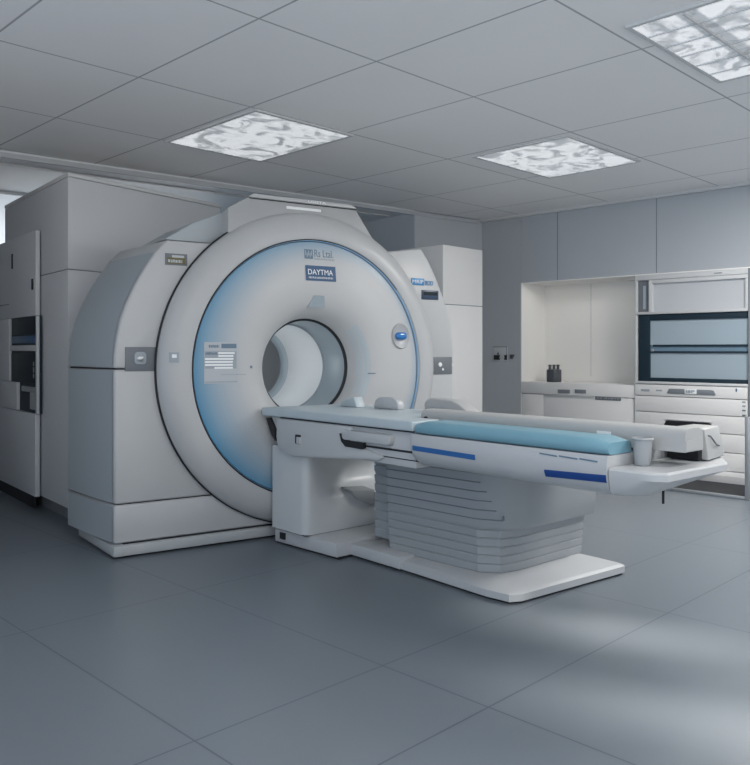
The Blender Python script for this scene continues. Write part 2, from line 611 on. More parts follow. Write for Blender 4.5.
# round recess with blue push button
u, w = gpx(400.5, 336)
dpt = ond(u, w)
bm = bmesh.new()
rr = []
nn = 40
for (q, l) in ((1.0, .0), (1.0, .006), (.93, .012), (.86, .010), (.78, .002), (0.02, .0015)):
    rr.append([ond(u + .078 * q * math.cos(2 * PI * i / nn), w + .088 * q * math.sin(2 * PI * i / nn), l) for i in range(nn)])
dial = finish(loft_bm(rr, cap=False), 'button_recess', 'shell', scanner, ang=60)
bm = bmesh.new()
rr = []
for (q, l) in ((1.0, .002), (1.0, .012), (.85, .022), (.5, .027), (.05, .028)):
    rr.append([ond(u + .047 * q * math.copysign(abs(math.cos(2 * PI * i / nn)) ** .7, math.cos(2 * PI * i / nn)),
                   w - .0 + .026 * q * math.copysign(abs(math.sin(2 * PI * i / nn)) ** .7, math.sin(2 * PI * i / nn)), l) for i in range(nn)])
label(finish(loft_bm(rr), 'push_button', 'button', dial, ang=60), 'glossy blue push button')
# alignment window on the top lip of the bore
u, w = gpx(317, 301)
bm = loft_bm([[ond(u - .062, w - .042, .001), ond(u + .062, w - .042, .001), ond(u + .048, w + .035, .001), ond(u - .03, w + .035, .001)],
              [ond(u - .062, w - .042, .010), ond(u + .062, w - .042, .010), ond(u + .045, w + .033, .006), ond(u - .028, w + .033, .006)]])
finish(bm, 'alignment_window', 'collar', scanner)
# tinted arc beside the bore and small marks
lathe_v('lip_inlay', 'slab', scanner, [(.418, dish_v(.418) - .001), (.395, dish_v(.395) - .0015), (.365, dish_v(.365) - .0015), (.345, dish_v(.345) - .001)], CU, CW, n=24, a0=-.5, a1=.75)
dish_plate('lip_mark', 'ink', CU + .40, CU + .45, CW - .045, CW - .038, .0025, n=3)
# bore
lathe_v('bore_rim', 'dark', scanner, [(.3185, .02), (.322, .028), (.322, .045), (.306, .045), (.306, .03)], CU, CW, n=128, closed=True)
lathe_v('bore_collar', 'collar', scanner, [(.322, .045), (.312, .034), (.304, .045), (.296, .28), (.296, .30)], CU, CW, n=128)
lathe_v('bore_step', 'paleplate', scanner, [(.296, .296), (.286, .300), (.286, .306), (.296, .306)], CU, CW, n=128, closed=True)
lathe_v('bore_tube', 'tube', scanner, [(.29, .302), (.285, .32), (.285, .80), (.283, .84)], CU, CW, n=128)
lathe_v('rear_collar', 'collar', scanner, [(.30, .83), (.283, .83), (.262, .845), (.252, .87), (.252, .90), (.30, .90)], CU, CW, n=128)
lathe_v('bore_light', 'borelight', scanner, [(.2835, .42), (.281, .43), (.281, .76), (.2835, .77)], CU, CW, n=12, a0=PI - .3, a1=PI + .5)
# flat side control panels
for s, (p0, p1) in ((-1, ((125, 347), (153, 371))), (1, ((433, 357), (452, 374)))):
    ua, wb = G.onv(*p0, 0)
    ub, wa = G.onv(*p1, 0)
    if s < 0:
        ub += .06
    else:
        ua -= .04
        ub = 1.225
    p = box('control_panel', 'panel', scanner, ua, ub, -.006, .02, wa, wb, bevel=.003)
    if s < 0:
        cu, cw = ua + .085, (wa + wb) / 2 + .005
        prism_v('key_bezel', 'paleplate', p, rpoly(cu - .034, cu + .034, cw - .036, cw + .036, .02), -.013, -.004, bevel=.003)
        lathe_v('key_dial', 'metal', p, [(.0, -.024), (.012, -.023), (.02, -.017), (.021, -.01)], cu, cw, n=24)
    else:
        lathe_v('panel_lamp', 'white', p, [(.0, -.014), (.014, -.012), (.018, -.004)], ua + .10, wb - .055, n=16)
        lathe_v('panel_lamp', 'white', p, [(.0, -.012), (.008, -.010), (.01, -.004)], ua + .125, wb - .09, n=16)
# rating label on the left shoulder
ua, wb = G.onv(165, 253, 0)
ub, wa = G.onv(187, 266, 0)
p = box('rating_label', 'panel', scanner, ua, ub, -.005, .006, wa, wb, bevel=.001)
box('label_field', 'olive', p, ua + .01, ub - .012, -.0065, -.003, wa + .008, wa + .045)
box('label_strip', 'paleplate2', p, ua + .04, ub - .02, -.0065, -.003, wb - .024, wb - .01)
print_marks('label_code', 'paleplate2', p, on_plane_v(-.0066, ua + .016, ub - .03, wa + .014, wa + .034), 6)
# right shoulder print
ua, wb = G.onv(411, 279, 0)
ub, wa = G.onv(434, 285.5, 0)
ws = wb - .05
p = box('model_plate', 'cyan', scanner, ua, ua + .115, -.004, .006, wa - .004, wb + .008, bevel=.001)
lettering('plate_lettering', 'white', p, 'MRIP', on_plane_v(-.0042, ua + .01, ua + .105, wa + .008, wb - .004))
lettering('model_lettering', 'cyan', scanner, 'RDD', on_plane_v(-.001, ua + .125, ub - .01, wa - .002, wb - .006), .003)
ua, wb = G.onv(421.5, 290, 0)
ub, wa = G.onv(438, 300, 0)
p = box('display', 'navy', scanner, ua, ub, -.007, .006, wa, wb, bevel=.002)
box('display_glass', 'screen', p, ua + .012, ub - .012, -.0085, -.004, wa + .03, wb - .012)
# plinth bolt and vent
u, w = G.onv(121, 553, -.035)
lathe_v('bolt', 'metal', scanner, [(0, -.04), (.006, -.039), (.007, -.034)], u, w, n=12)

# ------------------------------------------------------------------ patient table
table = empty('patient_table', T, 'long white motorised patient table on pleated pedestal in front of the scanner', 'table')


def tu(px, py, u=0.):
    return T.onu(px, py, u)


# bare top, running into the bore
v_mid = tu(412, 432)[0]
u_c = .218
cv0 = T.onu(421, 419, u_c)[0]
tip = [(.0, -.040), (-.016, -.044), (-.022, -.06), (-.02, -.12), (.0, -.25), (.0, v_mid), (.195, v_mid), (.195, max(v_mid, cv0 + .012)), (.585, max(v_mid, cv0 + .012)), (.585, -.15), (.57, -.126)]
prism_w('tabletop', 'slab', table, tip, .783, .832, bevel=.009, ang=30, seg=3)
# head block below the bare top, with push-button slot
hb_ = [(-.16, .775), (-.15, .66), (-.165, .60), (-.20, .572), (-.30, .556), (-.62, .575), (-.9, .60), (-1.08, .612), (-1.12, .635), (-1.0, .66), (-.90, .672), (-.87, .73), (-.86, .775)]
blk = prism_u('head_block', 'table', table, hb_, .012, .6, bevel=.014, ang=40)
v, w = tu(298, 439.5, .012)
sl = box('button_slot', 'black', blk, .006, .03, v - .028, v + .024, w - .026, w + .028, bevel=.004)
box('slot_button', 'table', sl, .002, .02, v - .03, v + .006, w - .024, w + .016, bevel=.004)
# beam carrying the top to the body, dark slide track, trim bar
box('slide_beam', 'table', table, .03, .58, -.8, v_mid + .006, .60, .779, bevel=.004)
va, wa = tu(345, 437, .03)
vb, wb = tu(366, 448, .03)
rec = [(va + .02, wa + .02), (va + .005, (wa + wb) / 2), (va - .03, wb - .004), (vb, wb - .006), (vb, wa + .02)]
prism_u('track_recess', 'black', table, rec, .006, .06)
box('track_bar', 'metal', table, .000, .04, va - .08, vb - .02, (wa + wb) / 2 + .010, (wa + wb) / 2 + .022, bevel=.002)
box('slide_track', 'dark', table, .026, .05, vb + .02, v_mid - .02, .672, .682)
box('slide_track', 'dark', table, .026, .05, vb + .02, v_mid - .02, .635, .639)
tb = rpoly(-1.185, -.80, .700, .752, .022)
prism_u('trim_bar', 'table', table, tb, -.004, .05, bevel=.006)
box('shadow_gap', 'dark', table, .02, .60, -.19, v_mid + .012, .7745, .7835)
pts = [(-.02, .783), (-.05, .783), (-.10, .73), (-.16, .665), (-.16, .64), (-.13, .655), (-.07, .71)]
prism_u('tip_bracket', 'black', table, [T.onu(*p, .014) for p in ((266, 418), (270, 418), (275, 430), (275, 441), (271.5, 435))], .014, .06)
wedge_ = [(-.075, .783), (-.165, .783), (-.165, .67), (-.12, .70)]
prism_u('tip_gusset', 'table', table, wedge_, .03, .22, bevel=.004)
# long body with rounded sides
v_end = -2.425
sec = [(.0, .772), (-.006, .755), (-.008, .72), (-.004, .68), (.012, .645), (.04, .622), (.09, .610), (.62, .610), (.68, .63), (.72, .70), (.72, .772)]
bm = bmesh.new()
rings = []
for (s, k) in ((0, .45), (.006, .66), (.016, .82), (.03, .93), (.05, 1.0), (1, 1)):
    vv = v_mid + .004 - s if s < 1 else v_end
    rings.append([(.02 + (u - .02) * (.7 + .3 * k) if u < .3 else u, vv, .772 - (.772 - w) * (.72 + .28 * k)) for u, w in sec])
finish(loft_bm(rings), 'body_shell', 'table', table, ang=40)


def body_u(w):
    for (a, wa), (b, wb) in zip(sec[:-1], sec[1:]):
        if wb <= w <= wa:
            return a + (b - a) * (wa - w) / (wa - wb)
    return 0


def side_plate(name, material, v0, v1, wl0, wl1, h, lift=.002, parent=None):
    bm = bmesh.new()
    rows = []
    for i in range(2):
        t = i
        v = v0 + (v1 - v0) * t
        wc = wl0 + (wl1 - wl0) * t
        ws = [wc - h / 2 + h * j / 8 for j in range(9)]
        rows.append([(body_u(q) - lift, v, q) for q in ws] + [(body_u(q) + .004, v, q) for q in ws[::-1]])
    return finish(loft_bm(rows), name, material, parent or table)


a, wa = tu(410, 449)
b, wb = tu(476, 454)
a = v_mid - .012
label(side_plate('blue_stripe', 'stripe_l', a, b, .706, .700, .024), 'blue stripe nearer the scanner')
a, wa = tu(545, 473)
b, wb = tu(607, 479)
label(side_plate('blue_stripe', 'stripe', a, b, wa, wb, .030), 'dark blue stripe nearer the free end')
for x0, x1 in ((540.5, 558), (560, 578.5), (580.5, 598.5)):
    a, wa = tu(x0, 453 + (x0 - 540) * .137)
    b, wb = tu(x1, 453.6 + (x1 - 540) * .137)
    side_plate('vent_slot', 'ink', a, b, wa, wb, .006)
# end tray
tw = .728
c0 = T.onw(668, 473.6, tw)
c1 = T.onw(730, 461.5, tw)
plan = [(.0, v_end - .004), (.0, c0[1] + .10), (.012, c0[1] + .04), (max(.04, c0[0]), c0[1]), (c1[0] - .04, c1[1] - .004), (c1[0], c1[1] + .01), (.70, c1[1] + .12), (.70, v_end - .004)]
low = [(.05 if u < .06 else u - .06, v if v > v_end - .01 else v + .11 - .06 * (u / .7)) for u, v in plan]
low = [(.02, v_end - .004), (.02, c0[1] + .17), (.05, c0[1] + .12), (.09, c0[1] + .10), (.22, c0[1] + .15), (.34, v_end - .02), (.36, v_end - .012), (.36, v_end - .004)]
mid_ = [(u, v) for u, v in plan]
bm = loft_bm([[(u, v, .628) for u, v in low], [(u, v, .640) for u, v in [(a * .6 + b * .4, c * .75 + d * .25) for (a, c), (b, d) in zip(low, plan)]],
              [(u, v, tw - .032) for u, v in plan], [(u, v, tw - .008) for u, v in plan], [(u + (.008 if u < .3 else -.006), v + (.008 if v < v_end - .05 else 0), tw) for u, v in plan]])
finish(bm, 'end_tray', 'table', table, ang=30)
hk1 = T.onv(663, 495, c0[1] + .16)
box('tray_hook', 'dark', table, hk1[0] - .004, hk1[0] + .004, c0[1] + .155, c0[1] + .163, hk1[1] - .035, .66, bevel=.001)
# pleated pedestal
P0 = T.onw(400, 552, .07)
P1 = T.onw(480, 571, .07)
P2 = T.onw(517, 570, .07)
P3 = T.onw(580, 552, .07)


def ped(f, g=0.):
    """plan outline, grown by f along and g around"""
    return [(P0[0] - g, P0[1] + .08), (P1[0] - g - .01, P1[1] + .0), ((P1[0] + P2[0]) / 2 - .02 - g, (P1[1] + P2[1]) / 2 - .03 - f * .6), (P2[0] - .0, P2[1] - f), (P3[0] + g, P3[1] - f), (P3[0] + g, P0[1] + .08)]


rings = []
npl = 5
WS = .285
for k in range(npl):
    wa = .066 + (WS - .066) * k / npl
    wb = .066 + (WS - .066) * (k + 1) / npl
    g = .004 + .003 * k
    rings += [[(u, v, wa) for u, v in ped(g - .005, g - .005)], [(u, v, wa + .005) for u, v in ped(g, g)],
              [(u, v, wb - .006) for u, v in ped(g + .002, g + .002)], [(u, v, wb) for u, v in ped(g - .004, g - .004)]]
bel = finish(loft_bm(rings), 'bellows', 'bellow', table, ang=20)


def skirt(lift=0.):
    return lambda f, g: ped(f, g + lift)


rings = []
for w, f, g in ((WS - .004, .03, .012), (WS + .004, .065, .018), (WS + .025, .078, .02), (.40, .088, .022), (.52, .095, .024), (.617, .10, .026)):
    rings.append([(u, v, w) for u, v in ped(f, g)])
sk = finish(loft_bm(rings), 'upper_skirt', 'bellow', table, ang=45)
for k in range(6):
    wq = .335 + .046 * k
    g = .0225 + .002 * k
    L3 = ped(.09, g)[:2] + [tuple(Vector(ped(.09, g)[1]) * (1 - t) + Vector(ped(.09, g)[2]) * t) for t in ((.9, .7, .55, .4, .2, .1)[k],)]
    L3 = [(u - .0015, v) for u, v in L3]
    bm = loft_bm([[(u, v, w) for u, v in L3] + [(u + .01, v + .01, w) for u, v in L3[::-1]] for w in (wq, wq + .0035)])
    finish(bm, 'skirt_groove', 'panel', sk)
hk0 = ped(.09, .026)[2]
box('pull_tab', 'hgrey', sk, hk0[0] - .008, hk0[0] + .004, hk0[1] + .01, hk0[1] + .015, .338, .362, .001)
inner = [(P0[0] + .06, P0[1] + .075), (P0[0] + .06, -.66), (P3[0] - .06, -.66), (P3[0] - .06, P0[1] + .075)]
rings = []
for k in range(9):
    wa, wb = .10 + .052 * k, .10 + .052 * (k + 1)
    for w, g in ((wa, -.004), (wa + .005, .0), (wb - .008, .003), (wb, -.004)):
        rings.append([(u + (g if u > .6 else -g), v + (g if v > -.8 else 0), w) for u, v in inner])
finish(loft_bm(rings), 'inner_bellows', 'bellow', table, ang=20)
bv = T.onu(518, 521, P2[0] - .03)
# base plate and rail on the floor
E0 = T.onw(515, 604, .01)
E1 = T.onw(627, 572, .01)
q0 = T.onw(395, 568, .01)
base = [(q0[0], -.62), (q0[0] + .005, q0[1] - .06), (E0[0] - .02, E0[1] + .16), (E0[0] - .005, E0[1] + .03), (E0[0] + .05, E0[1]), (E1[0] - .02, E1[1] - .0), (E1[0], E1[1] + .02), (E1[0], -.62)]
ins = [(u + (.02 if u < .5 else -.02), v + (.02 if v < -1.5 else 0)) for u, v in base]
ins2 = [(u + (.10 if u < .5 else -.05), v + (.14 if v < -1.5 else 0)) for u, v in base]
rings = [[(u, v, .012) for u, v in base], [(u, v, .045) for u, v in base], [(u, v, .055) for u, v in ins], [(u, v, .066) for u, v in ins2]]
finish(loft_bm(rings), 'base_plate', 'table', table, ang=18)
prism_w('floor_gasket', 'dark', table, [(u + (.012 if u < .5 else -.012), v + (.012 if v < -1.5 else 0)) for u, v in base], .0, .014)
b0 = T.onw(275, 541, .01)
bl = [(b0[0], min(b0[1], -.06)), (.10, -.63), (.86, -.63), (.80, -.18)]
rings = [[(u, v, .012) for u, v in bl], [(u, v, .085) for u, v in bl], [(u + (.02 if u < .5 else -.02), v, .095) for u, v in bl]]
fr_ = finish(loft_bm(rings), 'base_rail', 'table', table, bevel=.004, ang=30)
prism_w('floor_gasket', 'dark', table, [(u + (.012 if u < .5 else -.012), v) for u, v in bl], .0, .014)
sc_ = [(q0[0] - .012, -.50), (q0[0] - .012, q0[1] - .05), (.35, q0[1] - .05), (.35, -.50)]
prism_w('corner_cover', 'table', table, sc_, .012, .078, bevel=.008)
sv = T.onu(282, 534, b0[0])
box('cable_port', 'dark', fr_, b0[0] - .004 + .0, b0[0] + .05, sv[0] - .03, sv[0] + .022, .035, .075, bevel=.003)
# sculpted column with a scooped front
kl = T.onw(275, 527, .1)
kf = T.onw(308, 535.5, .1)
u_l, v_b, v_f = .055, -.055, kf[1]
u_l = kf[0] - .02
rows = []
NS = 12
colp = [(.098, .0, .76), (.25, .004, .755), (.29, .008, .75), (.305, .02, .74), (.325, .09, .75), (.355, .13, .75), (.40, .15, .74), (.45, .14, .73), (.50, .11, .74), (.54, .07, .75), (.575, .035, .75), (.60, .02, .74)]
for w, dv, ur in colp:
    ring = [(u_l, v_b, w)]
    ring.append((u_l, v_f + .05, w))
    ring.append((u_l + .01, v_f + .014, w))
    ring.append((u_l + .035, v_f, w))
    for i in range(1, NS + 1):
        t = i / NS
        k = math.sin(min(1, t * 1.5) * PI / 2) ** 1.6
        ring.append((u_l + .035 + (ur - u_l - .06) * t, v_f + dv * k, w))
    ring.append((ur, v_f + dv + .03, w))
    ring.append((ur, v_b - .15 * ur, w))
    rows.append(ring)
cl = finish(loft_bm(rows), 'column', 'col', table, ang=60)
fq = [T.onv(*p, v_f - .025) for p in ((351, 490.5), (374, 489.5), (381, 501), (371, 505), (357, 499))]
fl = [[(u, v_f - .025, w) for u, w in fq], [(u, v_f + .08, w + .01) for u, w in fq]]
finish(loft_bm(fl), 'column_flap', 'bellow', cl, bevel=.004)
box('column_seam', 'dark', table, u_l + .004, .74, v_f + .006, v_b - .13, .094, .0995)

# ------------------------------------------------------------------ things on the table
cuv = T.onw(642.5, 465.3, tw)
KF = Fr(*T.wor(*cuv), 41.2)
pv0, pv1 = v_mid - .006, v_end + .004

pad = empty('blue_pad', T, 'long light blue foam pad lying along the white patient table', 'pad')
bm = bmesh.new()
rings = []
n_s = 14
psec = []
for cu_, cw_, r, t0 in ((.022, .798, .024, PI), ):
    pass
psec = [(.02, .774)] + [(.028 - .034 * math.cos(t), .804 + .034 * math.sin(t)) for t in [-.85 + i * (PI / 2 + .85) / 10 for i in range(11)]] + [(.07, .838), (.15, .838), (.175, .834), (.19, .82), (.19, .774)]
for i in range(n_s + 1):
    t = i / n_s
    v = pv0 + (pv1 - pv0) * t
    e = min(1, math.sqrt(max(0, min(t, 1 - t) * 40 + .12)))
    rings.append([(.10 + (u - .10) * (.75 + .25 * e), v, .774 + (w - .774) * (.6 + .4 * e)) for u, w in psec])
o = finish(loft_bm(rings), 'foam', 'pad', pad, ang=40)

# grey arched case along the far side of the table
case = empty('arched_case', T, 'long grey case with an arched end lying behind the blue pad', 'case')
u_c = .218
cv1 = T.onu(685, 455, u_c)[0]
cv0 = T.onu(421, 419, u_c)[0]
wb_ = max(.786, T.onu(685, 455, u_c)[1])
cw = T.onv(703, 440, cv1)[0] - u_c


def arch(u0, u1, w0, w1, n=14):
    r = (u1 - u0) / 2
    return [(u0, w0), (u1, w0)] + [(u0 + r + r * math.copysign(abs(math.cos(PI * i / n)) ** .5, math.cos(PI * i / n)), w1 - r * .7 + .7 * r * math.sin(PI * i / n) ** .5) for i in range(n + 1)]


wt = H + (HY - 429.3) * (T.wor(u_c, cv1)[1]) / F
ar = arch(u_c, u_c + cw, wb_, wt)
finish(loft_bm([[(u, v, w) for u, w in ar] for v in (cv1, cv1 + .01)] + [[(u, v, w) for u, w in arch(u_c, u_c + cw, wb_, wt - .0)] for v in (v_end - .0, )] +
               [[(u, cv0, w) for u, w in arch(u_c, u_c + cw, wb_, wt - .004)]]), 'shell', 'unit', case, ang=40)
lathe_v('end_hole', 'black', case, [(0, 0)], 0, 0, n=3) if False else None
hv = T.onu(426, 419, u_c)
bm = bmesh.new()
rr = [[(u_c - l, hv[0] + .016 * q * math.cos(2 * PI * i / 20), hv[1] + .014 * q * math.sin(2 * PI * i / 20)) for i in range(20)] for q, l in ((1, -.002), (1, .003), (.1, .004))]
finish(loft_bm(rr), 'hole_plug', 'black', case)
lv0 = T.onu(597, 433, u_c)
lv1 = T.onu(611, 434, u_c)
box('case_label', 'white', case, u_c - .002, u_c + .004, lv0[0], lv1[0], lv0[1] - .012, lv0[1] + .010)
rc = rpoly(u_c + .004, u_c + cw - .004, wb_ + .004, wb_ + .045, .004)
prism_v('end_band', 'unit', case, rc, cv1 - .003, cv1 + .004)
box('case_foot', 'dark', case, u_c + .006, u_c + cw - .006, v_end + .03, v_mid - .03, .7725, wb_ + .002)

# short case behind it, at the free end
sc2 = empty('short_case', T, 'short grey case with a cable across it behind the arched end', 'case')
sv1 = cv1 + .02
su = T.onv(709, 445, sv1)[0]
sw2 = T.onv(732, 445, sv1)[0] - su
sbot = T.onv(720, 454.5, sv1)[1]
prism_w('shell', 'unit', sc2, [(su, sv1), (su + sw2, sv1 + .03), (su + sw2, v_end - .012), (su, v_end - .012)], tw + .004, wt - .018, bevel=.008,
        top=[(su + .004, sv1 + .02), (su + sw2 - .008, sv1 + .05), (su + sw2 - .008, v_end - .012), (su + .004, v_end - .012)])
box('end_block', 'black', sc2, su - .03, su + .004, sv1 + .03, v_end - .014, tw + .004, wt - .03)
bm = bmesh.new()
pts = [(su + .0, sv1 + .06, wt - .03), (su + .04, sv1 + .012, wt - .05), (su + .08, sv1 + .008, wt - .085), (su + .13, sv1 + .02, wt - .095)]
rings = []
for x, y, z in pts:
    rings.append([(x + .0 * math.cos(k), y + .004 * math.cos(k * PI / 3), z + .004 * math.sin(k * PI / 3)) for k in range(6)])
finish(loft_bm(rings), 'cable', 'panel', sc2)

# paper cup on the tray
cup = empty('paper_cup', KF, 'plain pale grey paper cup on the end tray of the table', 'cup')
zc = KF.y
rt, rb, hh = 10.2 / F * zc, 7.2 / F * zc, 28 / F * zc
lathe_w('cup_body', 'cup', cup, [(0, tw + .002), (rb, tw + .001), (rb + .002, tw + .004), (rt - .002, tw + hh - .008), (rt - .004, tw + hh - .006), (rb - .002, tw + .008), (0, tw + .007)], 0, 0)
lathe_w('cup_rim', 'cup', cup, [(rt - .003, tw + hh - .011), (rt + .001, tw + hh - .010), (rt + .003, tw + hh - .006), (rt + .001, tw + hh - .001), (rt - .003, tw + hh), (rt - .005, tw + hh - .005), (rt - .003, tw + hh - .011)], 0, 0)

# head rest on the far side, beyond the case
hu = .50
hv0, _ = T.onu(424, 411, hu)
hv1, _ = T.onu(468, 412, hu)
hs = [(hv0, .834), (hv0 - .006, .875), (hv0 - .03, .893), (hv0 - .20, .889), (hv0 - .27, .872), (hv1, .834)]
u_h = .47
hv0, ht = T.onu(424, 398, u_h)
hv1, _ = T.onu(468, 412, u_h)
hs = [(hv0, .833), (hv0 - .0, ht - .03), (hv0 - .02, ht - .008), (hv0 - .05, ht), (hv0 + (hv1 - hv0) * .62, ht - .004), (hv0 + (hv1 - hv0) * .78, ht - .02), (hv1, .850), (hv1, .833)]
o = prism_u('head_rest', 'unit', None, hs, u_h, u_h + .10, bevel=.012, frame=T, ang=50)
tag(o, 'grey rounded head rest standing behind the near end of the long case', 'head rest')

# small wedge and dome on the bare top
wv0, _ = T.onu(340, 411, .40)
wv1, wt1 = T.onu(357, 403, .40)
o = prism_u('wedge_cushion', 'slab', None, [(wv0, .8325), (wv1, .8325), (wv1 + .035, .895), (wv0 - .02, .868)], .40, .47, bevel=.006, frame=T)
tag(o, 'small pale wedge cushion on the bare tabletop by the bore', 'cushion')
dv0, _ = T.onu(374, 411, .45)
dv1, _ = T.onu(398, 411, .45)
dm, dr = (dv0 + dv1) / 2, abs(dv1 - dv0) / 2
pts = [(dm + dr * math.copysign(abs(math.cos(t)) ** .6, math.cos(t)), .8325 + .07 * math.sin(t) ** .7 if 0 < t < PI else .8325) for t in [PI * i / 16 for i in range(17)]]
o = prism_u('side_pad', 'table', None, pts, .45, .50, bevel=.004, frame=T, ang=50)
tag(o, 'rounded pale side pad standing on the bare tabletop', 'pad')

# ------------------------------------------------------------------ grey plant cabinet behind, left
BX = [(-2.088, 5.4), (-3.1, 6.65), (-2.0, 7.05), (-1.28, 6.6)]
BF = Fr(-2.088, 5.4, math.degrees(math.atan2(6.65 - 5.4, -3.1 + 2.088)))     # u runs along its left face


def wl(pts):
    return [BF.loc(*p) for p in pts]


cabt = empty('equipment_cabinet', BF, 'tall pale grey equipment cabinet behind the left shoulder of the scanner', 'cabinet')
wtop = H + 178 * 5.4 / F


def sh(z0, z1, grow=0., pts=BX):
    L = wl(pts)
    cx, cy = sum(p[0] for p in L) / 4, sum(p[1] for p in L) / 4
    return [(x + (x - cx) * grow, y + (y - cy) * grow) for x, y in L]


wseam = H + (HY - 269) * 5.4 / F
prism_w('lower_body', 'box', cabt, sh(0, 0), .10, wseam - .003, bevel=.006)
prism_w('upper_body', 'box', cabt, sh(0, 0), wseam + .003, wtop - .03, bevel=.006)
prism_w('seam', 'hgrey', cabt, sh(0, 0, -.01), wseam - .01, wseam + .01)
prism_w('plinth', 'hgrey', cabt, sh(0, 0, -.08), .0, .11)
prism_w('top_cap', 'boxcap', cabt, sh(0, 0, .004), wtop - .028, wtop, bevel=.004)
# control unit on its left flank
dirv = 1 if BF.loc(-3.4, 6.0)[1] > 0 else -1
LU = math.hypot(-3.1 + 2.088, 1.25)


def bu(px, py, v=None):
    v = .045 * dirv if v is None else v
    return BF.onv(px, py, v)


unit = empty('control_unit', BF, 'low grey control unit with dark screens set in it, far left', 'control unit')
ua, _ = bu(35.5, 300)
ub = bu(-8, 300)[0]
wtopu = bu(38, 229)[1]
n0, nt = bu(36.5, 315.5)
n1, _ = bu(9, 315)
_, nb = bu(36, 384)
m1, mb = bu(17, 410)
fr0, fr1 = .012, .045


def ubox(name, m, p, u0, u1, v0, v1, w0, w1, bevel=0):
    return box(name, m, p, u0, u1, dirv * v0, dirv * v1, w0, w1, bevel=bevel)


# front made of slabs around the opening
ubox('top_panel', 'box', unit, ua, ub, fr0, fr1, nt, wtopu, .006)
ubox('left_panel', 'box', unit, n1, ub, fr0, fr1, nb, nt - .003, .004)
ubox('right_panel', 'box', unit, ua, n0, fr0, fr1, mb, nt - .003, .002)
ubox('bottom_panel', 'box', unit, ua, ub, fr0, fr1 + .004, .10, mb - .003, .006)
ubox('corner_panel', 'box', unit, m1, ub, fr0, fr1 + .004, mb, nb - .003, .004)
ubox('opening_back', 'teal', unit, n0 - .01, n1 + .01, fr0, fr0 + .012, mb, nt)
ubox('plinth', 'dark', unit, ua + .1, ub - .05, fr0, fr1 - .02, 0, .10)
a0, b1 = bu(33, 316)
a1, b0_ = bu(10.5, 335)
ubox('upper_screen', 'screen', unit, a0, a1, fr0 + .012, fr0 + .022, b0_, b1, .003)
a0, b1 = bu(33, 335.5)
ubox('keyboard', 'blue', unit, a0, a1, fr0 + .012, fr0 + .026, bu(33, 343)[1], b1, .004)
a0, b1 = bu(35, 345)
a1, b0_ = bu(9.5, 351)
ubox('shelf_rail', 'boxcap', unit, a0, a1, fr0 + .012, fr1 - .002, b0_, b1, .008)
a0, b1 = bu(35, 353)
ubox('lower_screen', 'screen', unit, a0, a1, fr0 + .012, fr0 + .02, nb + .004, b1, .004)
for py, r in ((364, .008), (370, .010), (376, .008)):
    a0, b1 = bu(32, py)
    ubox('indicator', 'paleplate', unit, a0 - r, a0 + r, fr0 + .02, fr0 + .025, b1 - r * 2, b1 + r * 2, .003)
a0, b1 = bu(35.5, 387.5)
a1, b0_ = bu(21, 391)
ubox('dispenser_head', 'metal', unit, a0, a1, fr0 + .012, fr1 - .002, b0_, b1, .006)
a1, _ = bu(28.5, 391)
ubox('dispenser_body', 'metal', unit, a0, a1, fr0 + .012, fr1 - .008, bu(30, 409.5)[1], b0_, .006)
a0, b1 = bu(12.5, 254)
ubox('hinge_slot', 'dark', unit, a0 - .012, a0 + .012, fr1 - .002, fr1 + .006, bu(12, 269)[1], b1)
a0, b1 = bu(33, 283)
ubox('latch', 'dark', unit, a0 - .012, a0 + .012, fr1 - .002, fr1 + .01, b1 - .05, b1 + .03)
_, ys = bu(5, 305)
ubox('panel_seam', 'hgrey', unit, bu(9, 305)[0], ub, fr1 - .002, fr1 + .002, ys - .004, ys + .004)

# ------------------------------------------------------------------ tall cabinet in the far corner
tv = -.85
uc, _ = R.onv(443, 300, tv)
ur, _ = R.onv(482.5, 300, tv)
tl, _ = R.onu(400, 300, uc)
_, wtc = R.onv(443, 244.5, tv)
tall = empty('tall_cabinet', Fr(*R.wor((uc + ur) / 2, (tv + tl) / 2), 45.5), 'tall light grey cabinet in the far corner, right of the scanner', 'cabinet')
hu_, hv_ = (ur - uc) / 2, min(.30, (tl - tv) / 2)
_, wsm = R.onv(443, 304, tv)
box('upper_carcass', 'cab', tall, -hu_, hu_, -hv_, hv_, wsm + .003, wtc, .004)
box('lower_carcass', 'cab', tall, -hu_, hu_, -hv_, hv_, .06, wsm - .003, .004)
box('seam', 'hgrey', tall, -hu_ + .003, hu_ - .003, -hv_ + .003, hv_ - .003, wsm - .006, wsm + .006)
box('plinth', 'dark', tall, -hu_ + .03, hu_ - .03, -hv_ + .03, hv_ - .03, 0, .06)

# ------------------------------------------------------------------ room
big = [(-6.5, -.8), (7.0, -.8), (7.0, 10.5), (-6.5, 10.5)]


def slab(name, material, poly, z0, z1):
    return struct(prism_w(name, material, None, poly, z0, z1))


slab('floor', 'floor', big, -.1, 0)
slab('ceiling', 'ceil', [(-7.5, -2.0), (4.75, -2.0), (4.75, 11), (-7.5, 11)], CEIL, CEIL + .1)
